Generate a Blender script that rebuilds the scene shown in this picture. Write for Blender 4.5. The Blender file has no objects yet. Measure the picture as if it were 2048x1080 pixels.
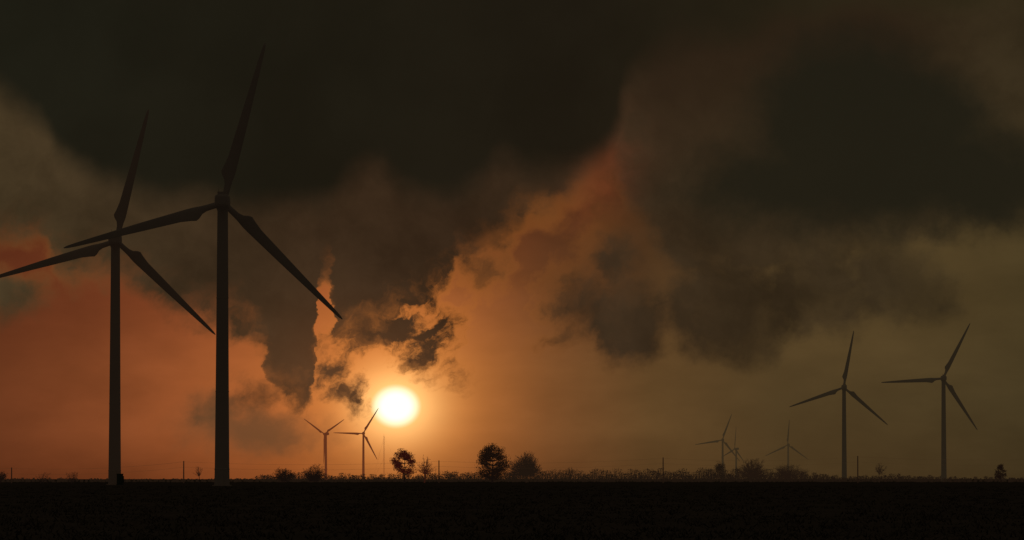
import bpy, math, random
import numpy as np
from mathutils import Vector, Matrix
random.seed(7)
S = bpy.context.scene
F = 9743.0            # focal length in photo pixels (12 degree lens)
EYE = 2.0
HY = 958.0

def lin(r, g, b):
    f = lambda c: (c/255/12.92) if c/255 <= 0.04045 else ((c/255+0.055)/1.055)**2.4
    return (f(r), f(g), f(b), 1.0)

# ------------------------------------------------------------------ camera
cd = bpy.data.cameras.new("camera")
cam = bpy.data.objects.new("camera", cd)
S.collection.objects.link(cam)
cd.sensor_width = 36
cd.lens = 18/math.tan(math.radians(6))
cd.clip_start = 0.5
cd.clip_end = 200000
PITCH = math.atan((HY-540)/F)
cam.location = (0, 0, EYE)
cam.rotation_euler = (math.pi/2+PITCH, 0, 0)
S.camera = cam
S.view_settings.view_transform = 'Standard'
S.view_settings.look = 'None'
S.view_settings.exposure = 0

SUN_AZ = math.atan((792-1024)/F)      # left of view axis
SUN_EL = (HY-813)/F

# ------------------------------------------------------------------ world
W = bpy.data.worlds.new("World")
S.world = W
W.use_nodes = True
nt = W.node_tree
nt.nodes.clear()

def setin(sock, v):
    if isinstance(v, E): nt.links.new(v.s, sock)
    elif v is not None: sock.default_value = v

class E:
    def __init__(self, s): self.s = s
    def __add__(a, b): return M('ADD', a, b)
    def __radd__(a, b): return M('ADD', b, a)
    def __sub__(a, b): return M('SUBTRACT', a, b)
    def __rsub__(a, b): return M('SUBTRACT', b, a)
    def __mul__(a, b): return M('MULTIPLY', a, b)
    def __rmul__(a, b): return M('MULTIPLY', b, a)
    def __truediv__(a, b): return M('DIVIDE', a, b)

def M(op, a, b=None, c=None):
    n = nt.nodes.new('ShaderNodeMath'); n.operation = op
    setin(n.inputs[0], a); setin(n.inputs[1], b); setin(n.inputs[2], c)
    return E(n.outputs[0])
def VM(op, a, b=None, sc=None):
    n = nt.nodes.new('ShaderNodeVectorMath'); n.operation = op
    setin(n.inputs[0], a)
    if b is not None: setin(n.inputs[1], b)
    if sc is not None: setin(n.inputs['Scale'], sc)
    return E(n.outputs['Value' if op in ('LENGTH', 'DOT_PRODUCT') else 'Vector'])
def COMB(x, y, z=0.0):
    n = nt.nodes.new('ShaderNodeCombineXYZ')
    setin(n.inputs[0], x); setin(n.inputs[1], y); setin(n.inputs[2], z)
    return E(n.outputs[0])
def SEP(v):
    n = nt.nodes.new('ShaderNodeSeparateXYZ'); setin(n.inputs[0], v)
    return [E(o) for o in n.outputs]
def NOISE(v, scale, detail=4, rough=0.5, off=0.0, col=False, dist=0.0):
    n = nt.nodes.new('ShaderNodeTexNoise')
    if off: v = VM('ADD', v, (off, off*1.7, off*0.6))
    setin(n.inputs['Vector'], v)
    n.inputs['Scale'].default_value = scale
    n.inputs['Detail'].default_value = detail
    n.inputs['Roughness'].default_value = rough
    n.inputs['Distortion'].default_value = dist
    return E(n.outputs['Color' if col else 0])
def SSTEP(x, a, b, lo=0.0, hi=1.0, kind='SMOOTHSTEP'):
    n = nt.nodes.new('ShaderNodeMapRange'); n.interpolation_type = kind
    for i, v in enumerate((x, a, b, lo, hi)): setin(n.inputs[i], v)
    return E(n.outputs[0])
def MIX(f, a, b, mode='MIX'):
    n = nt.nodes.new('ShaderNodeMix'); n.data_type = 'RGBA'; n.blend_type = mode
    setin(n.inputs[0], f); setin(n.inputs[6], a); setin(n.inputs[7], b)
    return E(n.outputs[2])
def RAMP(x, pts, lo, hi):
    n = nt.nodes.new('ShaderNodeValToRGB')
    x = SSTEP(x, lo, hi, kind='LINEAR'); setin(n.inputs[0], x)
    cr = n.color_ramp; cr.interpolation = 'LINEAR'
    while len(cr.elements) < len(pts): cr.elements.new(0.5)
    for e, (p, c) in zip(cr.elements, pts):
        e.position = (p-lo)/(hi-lo)
    for e, (p, c) in zip(cr.elements, pts):
        e.color = c
    return E(n.outputs[0])
def CURVE(x, pts, lo=0.0, hi=2.048):
    n = nt.nodes.new('ShaderNodeFloatCurve')
    x = SSTEP(x, lo, hi, kind='LINEAR'); setin(n.inputs['Value'], x)
    c = n.mapping.curves[0]
    c.points[0].location = ((pts[0][0]-lo)/(hi-lo), pts[0][1])
    c.points[1].location = ((pts[-1][0]-lo)/(hi-lo), pts[-1][1])
    for p in pts[1:-1]: c.points.new((p[0]-lo)/(hi-lo), p[1])
    for p in c.points: p.handle_type = 'AUTO_CLAMPED'
    n.mapping.update()
    return E(n.outputs[0])
def MAPT(v, cx, cy, rx, ry, rot):
    n = nt.nodes.new('ShaderNodeMapping'); n.vector_type = 'TEXTURE'
    setin(n.inputs['Vector'], v)
    n.inputs['Location'].default_value = (cx, cy, 0)
    n.inputs['Rotation'].default_value = (0, 0, math.radians(rot))
    n.inputs['Scale'].default_value = (rx, ry, 1)
    return E(n.outputs[0])
def BLOB(v, cx, cy, rx, ry, rot=0.0):
    return (1.0 - VM('LENGTH', MAPT(v, cx, cy, rx, ry, rot))) * min(rx, ry)
def SMAX(a, b, k=0.02): return M('SMOOTH_MAX', a, b, k)
def GAUSS(v, cx, cy, rx, ry, rot=0.0):
    o = MAPT(v, cx, cy, rx, ry, rot)
    return M('POWER', 2.718281828, VM('DOT_PRODUCT', o, o) * -1.0)

tc = nt.nodes.new('ShaderNodeTexCoord')
D = E(tc.outputs['Generated'])
dx, dy, dz = SEP(D)
az = M('ARCTAN2', dx, dy)
el = M('ARCSINE', dz)
# sky chart: azimuth / elevation
X = az*(F/1000) + 1.024
Y = HY/1000 - el*(F/1000)
P = COMB(X, Y, 0.0)

near = GAUSS(P, 0.80, 0.70, 0.34, 0.22)
w1 = VM('SCALE', VM('SUBTRACT', NOISE(P, 5.0, 3, 0.5, 3.1, True), (0.5, 0.5, 0.5)), sc=0.08)
w2 = VM('SCALE', VM('SUBTRACT', NOISE(P, 20.0, 5, 0.58, 9.3, True), (0.5, 0.5, 0.5)), sc=0.045 + near*0.035)
def flat(v):
    a, b, c = SEP(v); return COMB(a, b, 0.0)
PS = flat(VM('ADD', P, w1))                  # softly warped
PW = flat(VM('ADD', PS, w2))                 # billowy
XS, YS, _ = SEP(PS)
XW, YW, _ = SEP(PW)

# --- clear sky behind the clouds
bg = RAMP(X, [(0.0, lin(108, 57, 31)), (0.20, lin(124, 66, 35)), (0.40, lin(146, 79, 41)), (0.60, lin(160, 89, 45)), (0.80, lin(165, 96, 49)),
              (0.96, lin(138, 82, 43)), (1.10, lin(111, 71, 39)), (1.30, lin(94, 68, 38)),
              (1.55, lin(83, 65, 38)), (2.048, lin(68, 56, 33))], 0.0, 2.048)
vert = RAMP(Y, [(0.0, (0.10, 0.10, 0.12, 1)), (0.30, (0.20, 0.17, 0.20, 1)), (0.45, (0.52, 0.44, 0.52, 1)), (0.60, (0.80, 0.74, 0.82, 1)),
                (0.74, (1.05, 1.05, 1.05, 1)), (0.86, (0.98, 0.98, 0.97, 1)), (0.96, (0.66, 0.62, 0.60, 1))], 0.0, 0.96)
vertR = RAMP(Y, [(0.0, (0.45, 0.43, 0.38, 1)), (0.30, (0.7, 0.68, 0.64, 1)), (0.50, (1.10, 1.08, 1.04, 1)), (0.62, (1.12, 1.10, 1.06, 1)),
                (0.80, (0.97, 0.97, 0.97, 1)), (0.96, (0.78, 0.72, 0.70, 1))], 0.0, 0.96)
vv = MIX(SSTEP(X, 1.2, 1.6), vert, vertR)
bg = MIX(1.0, bg, vv, 'MULTIPLY')
bgn = SSTEP(NOISE(COMB(X*0.7, Y*2.0, 0.0), 2.6, 5, 0.55, 21.0), 0.3, 0.7, 0.86, 1.14)
bgn = bgn*SSTEP(NOISE(COMB(X, Y*1.5, 0.0), 8.0, 4, 0.5, 25.0), 0.3, 0.7, 0.95, 1.05)
bg = VM('SCALE', bg, sc=bgn)
g_wide = GAUSS(P, 0.792, 0.77, 0.24, 0.21)
g_mid = GAUSS(P, 0.792, 0.81, 0.125, 0.108)
g_in = GAUSS(P, 0.792, 0.813, 0.074, 0.064)
bg = VM('ADD', bg, VM('SCALE', (0.18, 0.053, 0.006), sc=g_wide))
bg = VM('ADD', bg, VM('SCALE', (0.36, 0.155, 0.030), sc=g_mid))
bg = VM('ADD', bg, VM('SCALE', (0.60, 0.48, 0.20), sc=g_in))

# --- middle cloud bank
c1 = CURVE(XW, [(0.0, .48), (.05, .48), (.09, .485), (.13, .56), (.22, .575), (.30, .600), (.36, .64), (.42, .655), (.50, .665),
                (.530, .69), (.548, .775), (.60, .81), (.635, .77), (.643, .66), (.658, .575), (.668, .60), (.68, .70), (.72, .715),
                (.76, .69), (.80, .67), (.83, .625), (.87, .600), (.90, .58), (.915, .535), (1.0, .51), (1.04, .465),
                (1.08, .44), (1.13, .43), (1.18, .37), (1.215, .35), (1.25, .42), (1.30, .49), (1.40, .56), (1.6, .55),
                (1.8, .50), (1.95, .47), (2.048, .44)])
s1 = c1 - YW
for b in [(1.17, .600, .085, .062, 0), (1.26, .635, .085, .090, 0), (1.235, .53, .060, .080, 0), (1.46, .61, .125, .115, 15),
          (1.62, .59, .13, .09, 0), (1.78, .565, .13, .080, 10), (1.14, .665, .035, .016, -25),
          (.71, .67, .05, .045, 0), (.850, .672, .055, .036, -20), (.80, .67, .06, .048, 0),
          (.965, .55, .045, .042, 20), (.70, .785, .040, .024, 30), (.84, .715, .06, .018, 20),
          (.665, .735, .035, .018, 60), (.49, .79, .06, .022, -20), (.02, .585, .07, .045, 0)]:
    s1 = SMAX(s1, BLOB(PW, *b), 0.016)
n_f = NOISE(P, 13.0, 7, 0.60, 5.5)
PR = MAPT(PW, 0, 0, 1.9, 0.8, -38)
n_h = NOISE(PR, 30.0, 6, 0.62, 71.0)
s1 = s1 + (n_f - 0.5)*0.085 + (n_h-0.5)*(near*0.12 + 0.012)
upsoft = GAUSS(P, 1.23, 0.33, 0.14, 0.15)
soft1 = 0.032 - near*0.008 + upsoft*0.05
m1 = SSTEP(s1, soft1*-1.0, soft1)
# thin parts: partly transparent, lit through
thin = SSTEP(NOISE(PW, 9.0, 6, 0.6, 12.0), 0.38, 0.60, 0.72, 1.0)
depth1 = SSTEP(s1, 0.0, 0.10)
m1 = m1*(thin + (1.0-thin)*depth1)
col1 = RAMP(X, [(0.0, lin(66, 53, 34)), (0.25, lin(58, 45, 29)), (0.6, lin(54, 39, 25)), (0.9, lin(52, 37, 24)), (1.2, lin(55, 41, 27)),
                (1.45, lin(53, 41, 26)), (2.048, lin(51, 42, 26))], 0.0, 2.048)
col1 = VM('SCALE', col1, sc=SSTEP(NOISE(PS, 4.2, 6, 0.55, 31.0), 0.3, 0.7, 0.78, 1.22))
col1 = VM('SCALE', col1, sc=SSTEP(NOISE(PW, 11.0, 5, 0.6, 36.0), 0.3, 0.7, 0.88, 1.12))
col1 = VM('ADD', col1, VM('SCALE', (0.070, 0.026, 0.009), sc=GAUSS(P, 0.70, 0.75, 0.20, 0.12)))
fringe = m1*(1.0-m1)*4.0
col = MIX(m1, bg, col1)
redz = GAUSS(P, 1.10, 0.44, 0.13, 0.10) + GAUSS(P, 0.82, 0.64, 0.25, 0.16)*2.0 + GAUSS(P, 0.1, 0.52, 0.2, 0.08)*0.6
col = VM('ADD', col, VM('SCALE', (0.090, 0.026, 0.003), sc=fringe*redz))
rp = GAUSS(PS, 1.205, 0.37, 0.055, 0.11, 15)*SSTEP(NOISE(PW, 6, 5, 0.6, 44.0), 0.3, 0.65)
# low soft cloud bank near the horizon
s3 = SMAX(BLOB(PW, .51, .86, .14, .045, 5), BLOB(PW, .43, .825, .055, .045, 0))
s3 = s3 + (n_f-0.5)*0.05 + (n_h-0.5)*0.02
m3 = SSTEP(s3, -0.03, 0.04)*0.78
col = MIX(m3, col, lin(96, 67, 42))

# --- dark upper deck
c2 = CURVE(XS, [(0.0, .17), (.08, .23), (.13, .32), (.2, .37), (.3, .395), (.5, .405), (.64, .415), (.70, .37), (.76, .345),
                (.82, .385), (.90, .39), (.97, .37), (1.03, .33), (1.1, .345), (1.18, .325), (1.225, .27), (1.26, .17),
                (1.35, .10), (1.5, .06), (1.7, .03), (2.048, .0)])
s2 = c2 - YS
s2 = s2 + (NOISE(P, 7.0, 6, 0.55, 17.0) - 0.5)*0.09
m2 = SSTEP(s2, -0.05, 0.055)
col2 = RAMP(X, [(0.0, lin(26, 26, 18)), (0.6, lin(26, 24, 16)), (1.15, lin(28, 24, 16)), (1.5, lin(34, 29, 18)), (2.048, lin(48, 41, 24))], 0, 2.048)
veil = SSTEP(Y, 0.10, 0.46, 0.75, 0.0)*SSTEP(X, 1.17, 1.33)*SSTEP(X, 1.75, 2.0, 1.0, 0.30)
col = MIX(veil, col, lin(40, 29, 19))
col = VM('ADD', col, VM('SCALE', (0.070, 0.012, 0.004), sc=rp))
col2 = VM('SCALE', col2, sc=SSTEP(NOISE(PS, 3.5, 5, 0.5, 61.0), 0.3, 0.7, 0.88, 1.14))
col = MIX(m2*0.97, col, col2)
s4 = SMAX(BLOB(PW, 1.74, .27, .24, .18, 15), BLOB(PW, 1.96, .36, .12, .10, 0), 0.05)
s4 = SMAX(s4, BLOB(PW, 1.60, .37, .20, .08, 0), 0.05)
s4 = s4 + (n_f-0.5)*0.08
m4 = SSTEP(s4, -0.06, 0.05)
col = MIX(m4*0.93, col, lin(30, 28, 19))

# --- sun disc (seen through haze, slightly flattened by refraction)
sd = BLOB(P, 0.792, 0.813, 0.0475, 0.0415)
disc = SSTEP(sd, -0.005, 0.006)
dl = SSTEP(sd, 0.0, 0.02)
col = MIX(disc, col, MIX(dl, (1.0, 0.86, 0.46, 1), (1.5, 1.4, 1.0, 1)))

# --- rest of the dome: dusk sky overhead and behind
rest = MIX(SSTEP(dz, 0.10, 0.7), (0.014, 0.011, 0.007, 1), (0.045, 0.038, 0.028, 1))
front = SSTEP(dy, 0.75, 0.93)*SSTEP(dz, 0.10, 0.25, 1.0, 0.0)
col = MIX(front, rest, col)
below = SSTEP(dz, -0.02, -0.004)
col = MIX(below, (0.008, 0.006, 0.004, 1), col)

sky = nt.nodes.new('ShaderNodeTexSky'); sky.sky_type = 'NISHITA'
sky.sun_disc = False
sky.sun_elevation = SUN_EL
sky.sun_rotation = SUN_AZ
bgn1 = nt.nodes.new('ShaderNodeBackground'); bgn1.inputs[1].default_value = 0.00008
nt.links.new(sky.outputs[0], bgn1.inputs[0])
bgn2 = nt.nodes.new('ShaderNodeBackground'); bgn2.inputs[1].default_value = 1.0
nt.links.new(col.s, bgn2.inputs[0])
add = nt.nodes.new('ShaderNodeAddShader')
nt.links.new(bgn1.outputs[0], add.inputs[0]); nt.links.new(bgn2.outputs[0], add.inputs[1])
out = nt.nodes.new('ShaderNodeOutputWorld')
nt.links.new(add.outputs[0], out.inputs[0])
W.cycles.sampling_method = 'NONE'

# ------------------------------------------------------------------ sun lamp
sl = bpy.data.lights.new("sun", 'SUN'); sl.energy = 0.08; sl.angle = math.radians(0.5); sl.color = (1.0, 0.5, 0.2)
so = bpy.data.objects.new("sun", sl); S.collection.objects.link(so)
sdir = Vector((math.sin(SUN_AZ)*math.cos(SUN_EL), math.cos(SUN_AZ)*math.cos(SUN_EL), math.sin(SUN_EL)))
so.rotation_euler = sdir.to_track_quat('Z', 'Y').to_euler()
so.location = (0, 0, 50)

# ------------------------------------------------------------------ materials
def mat(name, c, rough=0.8, haze=None, var=0.0, scale=1.0, c2=None):
    m = bpy.data.materials.new(name); m.use_nodes = True
    t = m.node_tree; p = t.nodes['Principled BSDF']
    p.inputs['Roughness'].default_value = rough
    p.inputs['Specular IOR Level'].default_value = 0.1
    if c2 is None: c2 = tuple(x*(1-var) for x in c[:3])
    n = t.nodes.new('ShaderNodeTexNoise'); n.inputs['Scale'].default_value = scale; n.inputs['Detail'].default_value = 6
    g = t.nodes.new('ShaderNodeNewGeometry'); t.links.new(g.outputs['Position'], n.inputs['Vector'])
    r = t.nodes.new('ShaderNodeValToRGB')
    r.color_ramp.elements[0].position = 0.35; r.color_ramp.elements[1].position = 0.65
    r.color_ramp.elements[0].color = (*c2[:3], 1); r.color_ramp.elements[1].color = (*c[:3], 1)
    t.links.new(n.outputs[0], r.inputs[0]); t.links.new(r.outputs[0], p.inputs['Base Color'])
    if haze:   # constant emission stands in for light scattered by the air before far objects
        p.inputs['Emission Color'].default_value = haze
        p.inputs['Emission Strength'].default_value = 1.0
        m.cycles.emission_sampling = 'NONE'
    return m
def hz(r, g, b): return lin(r, g, b)

def mesh_obj(name, verts, faces, mats, midx=None, smooth=False, parent=None):
    me = bpy.data.meshes.new(name)
    me.from_pydata([tuple(v) for v in verts], [], faces)
    for m in mats: me.materials.append(m)
    if midx is not None: me.polygons.foreach_set('material_index', midx)
    if smooth: me.polygons.foreach_set('use_smooth', [True]*len(me.polygons))
    me.update()
    o = bpy.data.objects.new(name, me); S.collection.objects.link(o)
    if parent: o.parent = parent
    return o
def px(x, d): return (x-1024)/F*d

# ------------------------------------------------------------------ turbine
def loft(rings, closed=True):
    v, f = [], []
    n = len(rings[0])
    for r in rings: v += r
    for i in range(len(rings)-1):
        for j in range(n):
            k = (j+1) % n
            f.append((i*n+j, i*n+k, (i+1)*n+k, (i+1)*n+j))
    f.append(tuple(range(n))[::-1]); f.append(tuple(range((len(rings)-1)*n, len(rings)*n)))
    return v, f
def blade_mesh(L):
    st = [(0, .95, .95, .0), (.02, .95, .95, .0), (.06, .88, .85, .02), (.11, .98, .72, .08), (.14, 1.25, .60, .26), (.165, 1.85, .50, .66), (.185, 2.10, .44, .82),
          (.22, 1.90, .38, .62), (.28, 1.62, .31, .42), (.5, 1.30, .22, .28), (.65, 1.04, .16, .20), (.8, .80, .11, .14), (.92, .56, .07, .09),
          (.975, .38, .05, .06), (1.0, .12, .02, .05)]
    rings = []
    for (t, c, th, off) in st:
        tw = math.radians(22*(1-t)**2)
        r = []
        for k in range(14):
            a = 2*math.pi*k/14
            x = c*math.cos(a); y = th*math.sin(a)*(1.0 if t < .07 else (0.65+0.35*math.cos(a)))
            xx = x*math.cos(tw)-y*math.sin(tw); yy = x*math.sin(tw)+y*math.cos(tw)
            r.append(Vector((xx-off*1.1+0.35*t, yy+1.2*t*t, t*L)))   # trailing edge toward -X
        rings.append(r)
    return loft(rings)
def turbine(pxx, d, hub, L, phase, yaw, m, tw=1.0):
    e = bpy.data.objects.new("wind_turbine", None); S.collection.objects.link(e)
    e.location = (px(pxx, d), d, 0); e.rotation_euler = (0, 0, math.radians(yaw))
    prof = [(0, 2.75), (.3, 2.75), (.32, 2.2), (4.6, 2.12), (4.7, 2.2), (4.9, 2.2), (5.0, 2.1)]
    for z in (.33, .66):
        r = 2.1-(2.1-1.5)*z; prof += [(hub*z, r), (hub*z+.05, r+.06), (hub*z+.3, r+.06), (hub*z+.35, r)]
    prof += [(hub-2.4, 1.52), (hub-2.3, 1.68), (hub-1.7, 1.68)]
    rings = [[Vector((r*tw*math.cos(2*math.pi*k/28), r*tw*math.sin(2*math.pi*k/28), z)) for k in range(28)] for z, r in prof]
    v, f = loft(rings); o = mesh_obj("tower", v, f, [m], smooth=False, parent=e)
    v, f = [], []
    def box(x0, x1, y0, y1, z0, z1):
        b = len(v)
        for z in (z0, z1):
            for (x, y) in ((x0, y0), (x1, y0), (x1, y1), (x0, y1)): v.append(Vector((x, y, z)))
        f.extend([(b, b+3, b+2, b+1), (b+4, b+5, b+6, b+7), (b, b+1, b+5, b+4), (b+1, b+2, b+6, b+5), (b+2, b+3, b+7, b+6), (b+3, b, b+4, b+7)])
    box(-.5, .5, -2.45, -2.0, 1.6, 3.8)
    for i in range(6): box(-.6, .6, -2.5-.28*(6-i), -2.45-.28*(5-i), .0, .27*(i+1))
    mesh_obj("door_and_steps", v, f, [m], parent=e)
    rings = []
    for (y, w, h, zc) in [(-6.2, 1.1, 1.1, .25), (-5.9, 1.75, 1.65, .2), (-4, 2.1, 2.0, .1), (0, 2.2, 2.1, 0), (2.2, 1.9, 1.9, 0), (2.9, 1.5, 1.5, 0)]:
        r = []
        for k in range(20):
            a = 2*math.pi*k/20; ca, sa = math.cos(a), math.sin(a)
            r.append(Vector((w*math.copysign(abs(ca)**.45, ca), y, hub+zc+h*math.copysign(abs(sa)**.45, sa))))
        rings.append(r)
    v, f = loft(rings)
    box(-1.2, 1.2, -5.2, -3.2, hub+1.9, hub+2.75); box(.9, 1.0, -4.3, -4.2, hub+2.5, hub+3.9); box(-1.0, -.9, -4.3, -4.2, hub+2.5, hub+3.6)
    mesh_obj("nacelle", v, f, [m], parent=e)
    rings = [[Vector((r*math.cos(2*math.pi*k/20), y, hub+r*math.sin(2*math.pi*k/20))) for k in range(20)]
             for y, r in [(2.85, 1.5), (3.1, 1.75), (4.6, 1.8), (5.4, 1.5), (6.0, .9), (6.2, .2)]]
    v, f = loft(rings); mesh_obj("hub", v, f, [m], smooth=True, parent=e)
    bv, bf = blade_mesh(L)
    for i in range(3):
        a = math.radians(phase+120*i)
        o = mesh_obj("blade_%d" % (i+1), bv, bf, [m], smooth=True, parent=e)
        o.location = (0, 3.9, hub); o.rotation_euler = (0, a, 0)
    return e
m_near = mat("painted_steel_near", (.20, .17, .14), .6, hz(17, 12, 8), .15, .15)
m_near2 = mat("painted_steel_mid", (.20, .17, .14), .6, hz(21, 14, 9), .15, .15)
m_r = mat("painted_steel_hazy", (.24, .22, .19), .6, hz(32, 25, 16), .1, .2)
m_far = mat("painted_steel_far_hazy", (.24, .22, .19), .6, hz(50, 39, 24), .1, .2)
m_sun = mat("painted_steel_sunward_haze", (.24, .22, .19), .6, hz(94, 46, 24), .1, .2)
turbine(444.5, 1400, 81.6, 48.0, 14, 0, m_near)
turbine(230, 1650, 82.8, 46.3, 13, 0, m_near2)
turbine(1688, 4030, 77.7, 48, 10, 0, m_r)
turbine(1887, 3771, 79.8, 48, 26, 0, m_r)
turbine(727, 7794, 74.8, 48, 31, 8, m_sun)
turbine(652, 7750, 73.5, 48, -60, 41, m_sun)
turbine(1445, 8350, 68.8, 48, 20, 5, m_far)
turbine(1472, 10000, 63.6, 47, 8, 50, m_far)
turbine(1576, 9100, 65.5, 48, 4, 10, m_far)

def add_box(v, f, x0, x1, y0, y1, z0, z1):
    b = len(v)
    for z in (z0, z1):
        for (x, y) in ((x0, y0), (x1, y0), (x1, y1), (x0, y1)): v.append(Vector((x, y, z)))
    f.extend([(b, b+3, b+2, b+1), (b+4, b+5, b+6, b+7), (b, b+1, b+5, b+4), (b+1, b+2, b+6, b+5), (b+2, b+3, b+7, b+6), (b+3, b, b+4, b+7)])
m_box = mat("cabinet_paint", (.08, .10, .07), .6)
v, f = [], []
x0 = px(243, 1650)
add_box(v, f, x0-1.1, x0+1.1, 1644, 1646, 0, .3); add_box(v, f, x0-1.0, x0+1.0, 1644.1, 1645.9, .3, 3.6)
add_box(v, f, x0-1.15, x0+1.15, 1644, 1646, 3.6, 3.8); add_box(v, f, x0-.9, x0-.05, 1644.0, 1644.1, .4, 3.3); add_box(v, f, x0+.05, x0+.9, 1644.0, 1644.1, .4, 3.3)
for i in range(5): add_box(v, f, x0+1.0, x0+1.3, 1644.3+i*.3, 1644.4+i*.3, .5, 3.0)
mesh_obj("transformer_cabinet", v, f, [m_box])

# ------------------------------------------------------------------ poles, wires, mast
m_wood = mat("weathered_wood", (.10, .07, .05), .9, hz(26, 16, 10))
m_wire = mat("wire_metal", (.08, .08, .08), .6, hz(56, 38, 22))
def tube(v, f, a, b, r0, r1, n=6):
    a, b = Vector(a), Vector(b); d = (b-a)
    if d.length < 1e-6: return
    q = d.to_track_quat('Z', 'Y'); base = len(v)
    for (p, r) in ((a, r0), (b, r1)):
        for k in range(n):
            t = 2*math.pi*k/n; v.append(p+q @ Vector((r*math.cos(t), r*math.sin(t), 0)))
    for k in range(n):
        j = (k+1) % n; f.append((base+k, base+j, base+n+j, base+n+k))
poles = [(-380, 934, 2300), (24, 935, 2350), (368, 922, 2350), (878, 921, 2500), (1326, 915, 2450), (1715, 912, 2400), (2200, 912, 2400)]
tops = []
for (p, y, d) in poles:
    h = (HY-y)*d/F+EYE; x = px(p, d); v, f = [], []
    tube(v, f, (x, d, 0), (x, d, h), .32, .25, 8)
    add_box(v, f, x-.08, x+.08, d-1.2, d+1.2, h-.9, h-.7)
    for o in (-1.1, 0.0, 1.1): tube(v, f, (x, d+o, h-.7), (x, d+o, h-.4), .07, .05)
    mesh_obj("utility_pole", v, f, [m_wood]); tops.append((x, d, h))
v, f = [], []
for (a, b) in zip(tops[:-1], tops[1:]):
    for (o, dzz) in ((-1.1, -.4), (1.1, -.4), (0, -3.0)):
        pr = None
        for i in range(17):
            t = i/16; q = Vector((a[0]*(1-t)+b[0]*t, a[1]*(1-t)+b[1]*t+o, a[2]*(1-t)+b[2]*t+dzz-1.6*4*t*(1-t)))
            if pr: tube(v, f, pr, q, .025, .025, 4)
            pr = q
mesh_obj("power_line", v, f, [m_wire])
d = 8500; x = px(768, d); h = (HY-868)*d/F+2; v, f = [], []
leg = lambda k, z: Vector((x+1.1*math.cos(k*2.094), d+1.1*math.sin(k*2.094), z))
z = 0
for k in range(3): tube(v, f, leg(k, 0), leg(k, h-4), .14, .12, 4)
while z < h-7:
    for k in range(3): tube(v, f, leg(k, z), leg((k+1) % 3, z+2.6), .08, .08, 3)
    z += 2.6
tube(v, f, (x, d, h-5), (x, d, h), .2, .08, 5)
for k in range(3):
    for hh in (.45, .9): tube(v, f, leg(k, h*hh), (x+38*math.cos(k*2.094), d+38*math.sin(k*2.094), 0), .04, .04, 3)
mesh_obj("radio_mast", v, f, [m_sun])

# ------------------------------------------------------------------ trees
def leafq(v, f, mi, c, s, rnd):
    q = Matrix.Rotation(rnd.uniform(0, 6.28), 3, 'X') @ Matrix.Rotation(rnd.uniform(0, 6.28), 3, 'Z')
    a = q @ Vector((s, 0, 0)); b = q @ Vector((0, s*rnd.uniform(.35, .8), 0)); n = len(v)
    v += [c-a, c-b, c+a, c+b]; f.append((n, n+1, n+2, n+3)); mi.append(1)
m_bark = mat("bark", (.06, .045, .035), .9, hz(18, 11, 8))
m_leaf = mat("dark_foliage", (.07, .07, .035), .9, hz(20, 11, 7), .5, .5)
m_leafsun = mat("pine_needles_backlit_glow", (.07, .07, .035), .9, hz(42, 12, 8), .5, .5)  # reddish backlight in the crown is put in as emission
m_barksun = mat("bark_sunward_haze", (.06, .045, .035), .9, hz(46, 20, 12))  # same bark with a warmer glow, sunward haze put in as emission
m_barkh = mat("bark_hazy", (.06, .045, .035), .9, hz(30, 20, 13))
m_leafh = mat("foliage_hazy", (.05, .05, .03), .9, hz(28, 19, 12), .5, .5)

def tg(rnd, s): return max(-1.6*s, min(1.6*s, rnd.gauss(0, s)))
def leafy(name, p, ytop, half, ybot, d, seed, clumps, leaves, ls, lean=0, mats=None, shape=None, cs=None, tk=.032):
    rnd = random.Random(seed); u = d/F
    x0 = px(p, d); H = (HY-ytop)*u+EYE; zb = (HY-ybot)*u+EYE; R = half*u
    v, f, mi = [], [], []
    pr = Vector((x0, d, 0)); tr = []
    for i in range(1, 9):
        t = i/8; q = Vector((x0+lean*u*t+rnd.gauss(0, .2), d+rnd.gauss(0, .1), H*.9*t))
        k = len(f); tube(v, f, pr, q, max(.05, tk*H*(1-t*.85)), max(.04, tk*H*(1-(t+.12)*.85)), 7); mi += [0]*(len(f)-k); pr = q; tr.append(q)
    for i in range(clumps):
        while True:
            a = Vector((rnd.uniform(-1, 1), rnd.uniform(-1, 1), rnd.uniform(-1, 1)))
            if .35 < max(abs(a.x), abs(a.z)) and abs(a.x)**2.6+abs(a.z)**2.6+abs(a.y)**2.6 < 1: break
        zz = (a.z+1)/2
        w = (shape(zz) if shape else 1.0)*rnd.uniform(.85, 1.1)
        c = Vector((x0+lean*u*zz+a.x*R*w, d+a.y*R*w, zb+(H-zb)*zz*.97))
        at = min(tr, key=lambda t: (t-Vector((t.x, t.y, c.z-.35*R))).length)
        mid = (at+c)/2+Vector((rnd.gauss(0, .15), rnd.gauss(0, .15), -.1*R*rnd.random())); k = len(f)
        tube(v, f, at, mid, .010*H, .007*H, 4); tube(v, f, mid, c, .007*H, .003*H, 4); mi += [0]*(len(f)-k)
        s = (cs or .17)*R*rnd.uniform(.6, 1.3)
        for _ in range(int(leaves*rnd.uniform(.5, 1.3))):
            leafq(v, f, mi, c+Vector((tg(rnd, s), tg(rnd, s), tg(rnd, s*.7))), ls*rnd.uniform(.6, 1.4), rnd)
    return mesh_obj(name, v, f, mats or [m_bark, m_leaf], mi)
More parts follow.
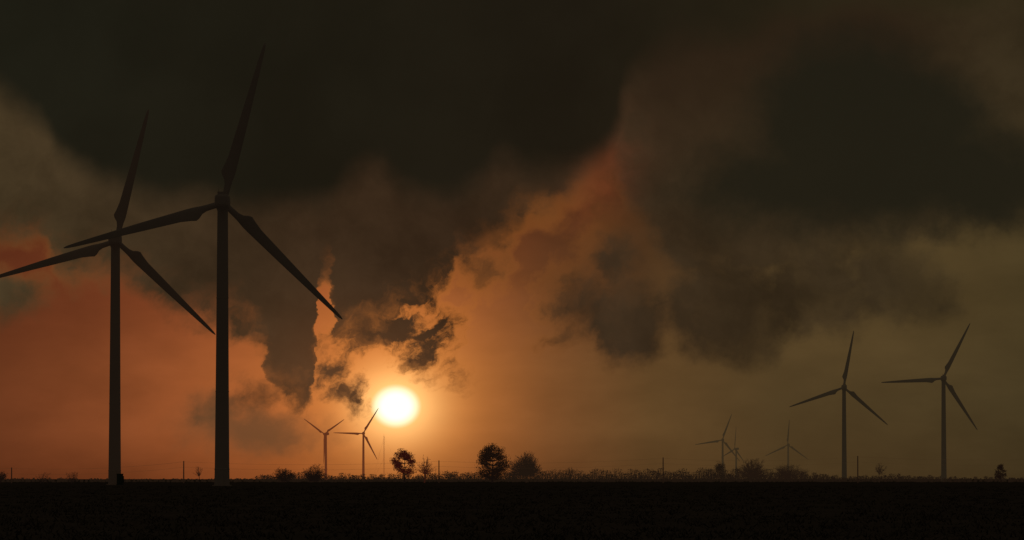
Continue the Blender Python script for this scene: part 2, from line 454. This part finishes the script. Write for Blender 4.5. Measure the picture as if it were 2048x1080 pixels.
def twiggy(name, p, ytop, half, ybot, d, seed, limbs, twigs=7, leaf=2, ls=.2, lean=0, mats=None, stems=1, fork=.25, thick=.02, top=.0, lop=0.0):
    """bare or barely leafing tree: limbs curve up and out from the stem into an uneven crown, each ending in a spray of twigs"""
    rnd = random.Random(seed); u = d/F
    x0 = px(p, d); H = (HY-ytop)*u+EYE; zb = (HY-ybot)*u+EYE; R = half*u
    v, f, mi = [], [], []
    def curve(a, b, r0, r1, n=5, bulge=None):
        c = bulge if bulge is not None else (a+b)/2
        pr = a; L = (b-a).length; pts = [a]
        for i in range(1, n+1):
            t = i/n
            q = a*(1-t)**2+c*2*t*(1-t)+b*t*t
            if i < n: q += Vector((rnd.gauss(0, 1), rnd.gauss(0, 1), rnd.gauss(0, 1)))*L*.025
            k = len(f); tube(v, f, pr, q, r0+(r1-r0)*(i-1)/n, r0+(r1-r0)*t, 4); mi.extend([0]*(len(f)-k)); pr = q; pts.append(q)
        return pts
    bases = [Vector((x0+(rnd.uniform(-.5, .5)*R if stems > 1 else 0), d+rnd.gauss(0, .1), 0)) for _ in range(stems)]
    forks = []
    for b in bases:
        t = Vector((b.x+lean*u*.35+rnd.gauss(0, .1), d, max(.4, H*fork)))
        curve(b, t, thick*H/math.sqrt(stems), thick*H*.75/math.sqrt(stems), 3); forks.append(t)
    lobes = [(rnd.uniform(0, 6.28), rnd.uniform(.72, 1.0)) for _ in range(7)]
    for i in range(limbs):
        fk = rnd.choice(forks)
        ang = rnd.uniform(0, math.pi)
        lob = min(lobes, key=lambda l: abs(l[0]/2-ang))[1]
        rad = (rnd.uniform(.25, 1)**.5)*lob
        cz = zb+(H-zb)*.32
        c = Vector((x0+lean*u+math.cos(ang)*R*rad+lop*R*rnd.random(), d+rnd.uniform(-.8, .8)*R*rad, cz+math.sin(ang)*(H-cz)*rad-(cz-zb)*rnd.random()*.9*(1-math.sin(ang))))
        blg = Vector((fk.x*.55+c.x*.45, fk.y*.5+c.y*.5, fk.z*.55+c.z*.45-.02*H))
        pts = curve(fk, c, thick*H*rnd.uniform(.25, .45), .003*H, 6, bulge=blg)
        for j in range(twigs):
            a = pts[rnd.randint(2, 6)]
            dr = ((c-fk).normalized()*.7+Vector((rnd.gauss(0, .6), rnd.gauss(0, .6), rnd.gauss(.15, .5)))).normalized()
            e = a+dr*rnd.uniform(.08, .22)*R*1.2
            if e.z > H*1.01 or e.z < .2: continue
            curve(a, e, .0045*H, .002*H, 2)
            for _ in range(2):
                e2 = e+(dr+Vector((rnd.gauss(0, .6), rnd.gauss(0, .6), rnd.gauss(0, .6)))).normalized()*R*.1
                curve(a+(e-a)*.6, e2, .003*H, .0015*H, 1)
                for _ in range(leaf): leafq(v, f, mi, e2+Vector((tg(rnd, ls), tg(rnd, ls), tg(rnd, ls))), ls*rnd.uniform(.5, 1.2), rnd)
    return mesh_obj(name, v, f, mats or [m_bark, m_leaf], mi)

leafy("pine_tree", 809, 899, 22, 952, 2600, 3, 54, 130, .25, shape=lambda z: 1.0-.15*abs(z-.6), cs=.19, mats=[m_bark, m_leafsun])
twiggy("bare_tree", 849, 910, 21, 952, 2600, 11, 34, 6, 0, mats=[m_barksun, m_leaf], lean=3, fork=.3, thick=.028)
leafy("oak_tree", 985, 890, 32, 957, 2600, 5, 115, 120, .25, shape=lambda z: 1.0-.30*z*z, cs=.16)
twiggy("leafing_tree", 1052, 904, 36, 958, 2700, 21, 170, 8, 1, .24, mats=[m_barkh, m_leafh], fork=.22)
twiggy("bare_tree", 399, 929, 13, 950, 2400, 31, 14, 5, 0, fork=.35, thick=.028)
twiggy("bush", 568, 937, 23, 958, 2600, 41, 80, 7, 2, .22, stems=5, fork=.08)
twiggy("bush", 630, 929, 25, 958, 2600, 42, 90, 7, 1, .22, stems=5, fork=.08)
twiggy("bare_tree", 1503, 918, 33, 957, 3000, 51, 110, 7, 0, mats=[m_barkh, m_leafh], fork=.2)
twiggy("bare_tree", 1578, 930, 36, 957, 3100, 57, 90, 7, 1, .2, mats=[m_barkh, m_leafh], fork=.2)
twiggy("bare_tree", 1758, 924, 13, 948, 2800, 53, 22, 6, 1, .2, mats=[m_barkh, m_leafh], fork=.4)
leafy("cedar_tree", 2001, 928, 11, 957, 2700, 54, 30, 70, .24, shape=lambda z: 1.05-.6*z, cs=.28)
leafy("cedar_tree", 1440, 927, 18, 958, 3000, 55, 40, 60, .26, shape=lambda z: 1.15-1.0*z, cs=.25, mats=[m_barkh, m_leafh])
twiggy("bush", 146, 944, 16, 958, 2000, 61, 28, 5, 1, .14, stems=6, fork=.1)
twiggy("bush", 88, 945, 18, 958, 2000, 62, 22, 5, 0, .12, stems=7, fork=.1)
twiggy("bush", 3, 943, 13, 958, 2000, 63, 50, 6, 2, .18, stems=5, fork=.1)

# distant tree row: one mass
rnd = random.Random(99); v, f, mi = [], [], []
prof = [(-300, 5), (0, 6), (180, 4), (300, 3), (500, 4), (530, 12), (600, 15), (700, 13), (760, 12), (850, 14), (880, 18), (930, 20), (1010, 17), (1090, 23), (1200, 21), (1300, 23), (1420, 24),
        (1460, 24), (1540, 22), (1620, 16), (1700, 8), (1790, 12), (1900, 8), (2048, 8), (2350, 8)]
x = -300
while x < 2350:
    t = np.interp(x, [q[0] for q in prof], [q[1] for q in prof])
    d = rnd.uniform(3000, 3900); u = d/F
    h = max(1.5, t*rnd.uniform(.45, 1.15))*u+EYE*.6; xx = px(x, d); r = h*.42
    for s in range(11):
        top = Vector((xx+rnd.gauss(0, r*.55), d+rnd.gauss(0, r*.5), h*rnd.uniform(.6, 1.10)))
        k = len(f); tube(v, f, (xx+rnd.gauss(0, .4), d, 0), top, .16, .06, 3); mi += [0]*(len(f)-k)
    for s in range(int(40+h*18)):
        zz = rnd.random()**1.4
        w = math.sqrt(max(0, 1-(zz-.35)**2/.5))
        leafq(v, f, mi, Vector((xx+rnd.gauss(0, .5)*r*w*1.3, d+rnd.gauss(0, .5)*r*w, h*(.05+.9*zz))), rnd.uniform(.22, .5), rnd)
    x += rnd.uniform(3, 8)*(1 if t > 9 else 1.3)
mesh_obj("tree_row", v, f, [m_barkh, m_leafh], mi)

# ------------------------------------------------------------------ ground and grass
m_g = mat("field_soil_and_grass", (.10, .080, .062), 1.0, None, c2=(.075, .062, .048), scale=.05)
m_g.node_tree.nodes['Principled BSDF'].inputs['Specular IOR Level'].default_value = 0.0
xs = [-60000, -20000, -6000, -2000, -600, -200, -60, 0, 60, 200, 600, 2000, 6000, 20000, 60000]
ys = [-2000, -200, 0, 60, 150, 300, 600, 1200, 2500, 5000, 10000, 25000, 60000]
v = [Vector((a, b, 0)) for b in ys for a in xs]; n = len(xs)
f = [(j*n+i, j*n+i+1, (j+1)*n+i+1, (j+1)*n+i) for j in range(len(ys)-1) for i in range(n-1)]
mesh_obj("ground", v, f, [m_g])
m_gr = mat("dry_grass", (.11, .09, .068), .95, None, c2=(.08, .066, .05), scale=.3)
m_gr.node_tree.nodes['Principled BSDF'].inputs['Specular IOR Level'].default_value = 0.0
rnd = random.Random(5); v, f = [], []
for i in range(9000):
    d = 150*math.exp(rnd.random()*2.2); x = rnd.uniform(-.13, .13)*d
    s = rnd.uniform(.08, .22)*(1+.9*(rnd.random() < .05))
    for k in range(5):
        a = rnd.uniform(0, 3.14); w = .03+d*.00006; bx = x+rnd.gauss(0, .25); by = d+rnd.gauss(0, .25); n = len(v)
        hh = s*rnd.uniform(.6, 1.1)
        v += [Vector((bx-w*math.cos(a), by-w*math.sin(a), 0)), Vector((bx+w*math.cos(a), by+w*math.sin(a), 0)),
              Vector((bx+rnd.gauss(0, .15), by+rnd.gauss(0, .15), hh))]
        f.append((n, n+1, n+2))
mesh_obj("grass", v, f, [m_gr])
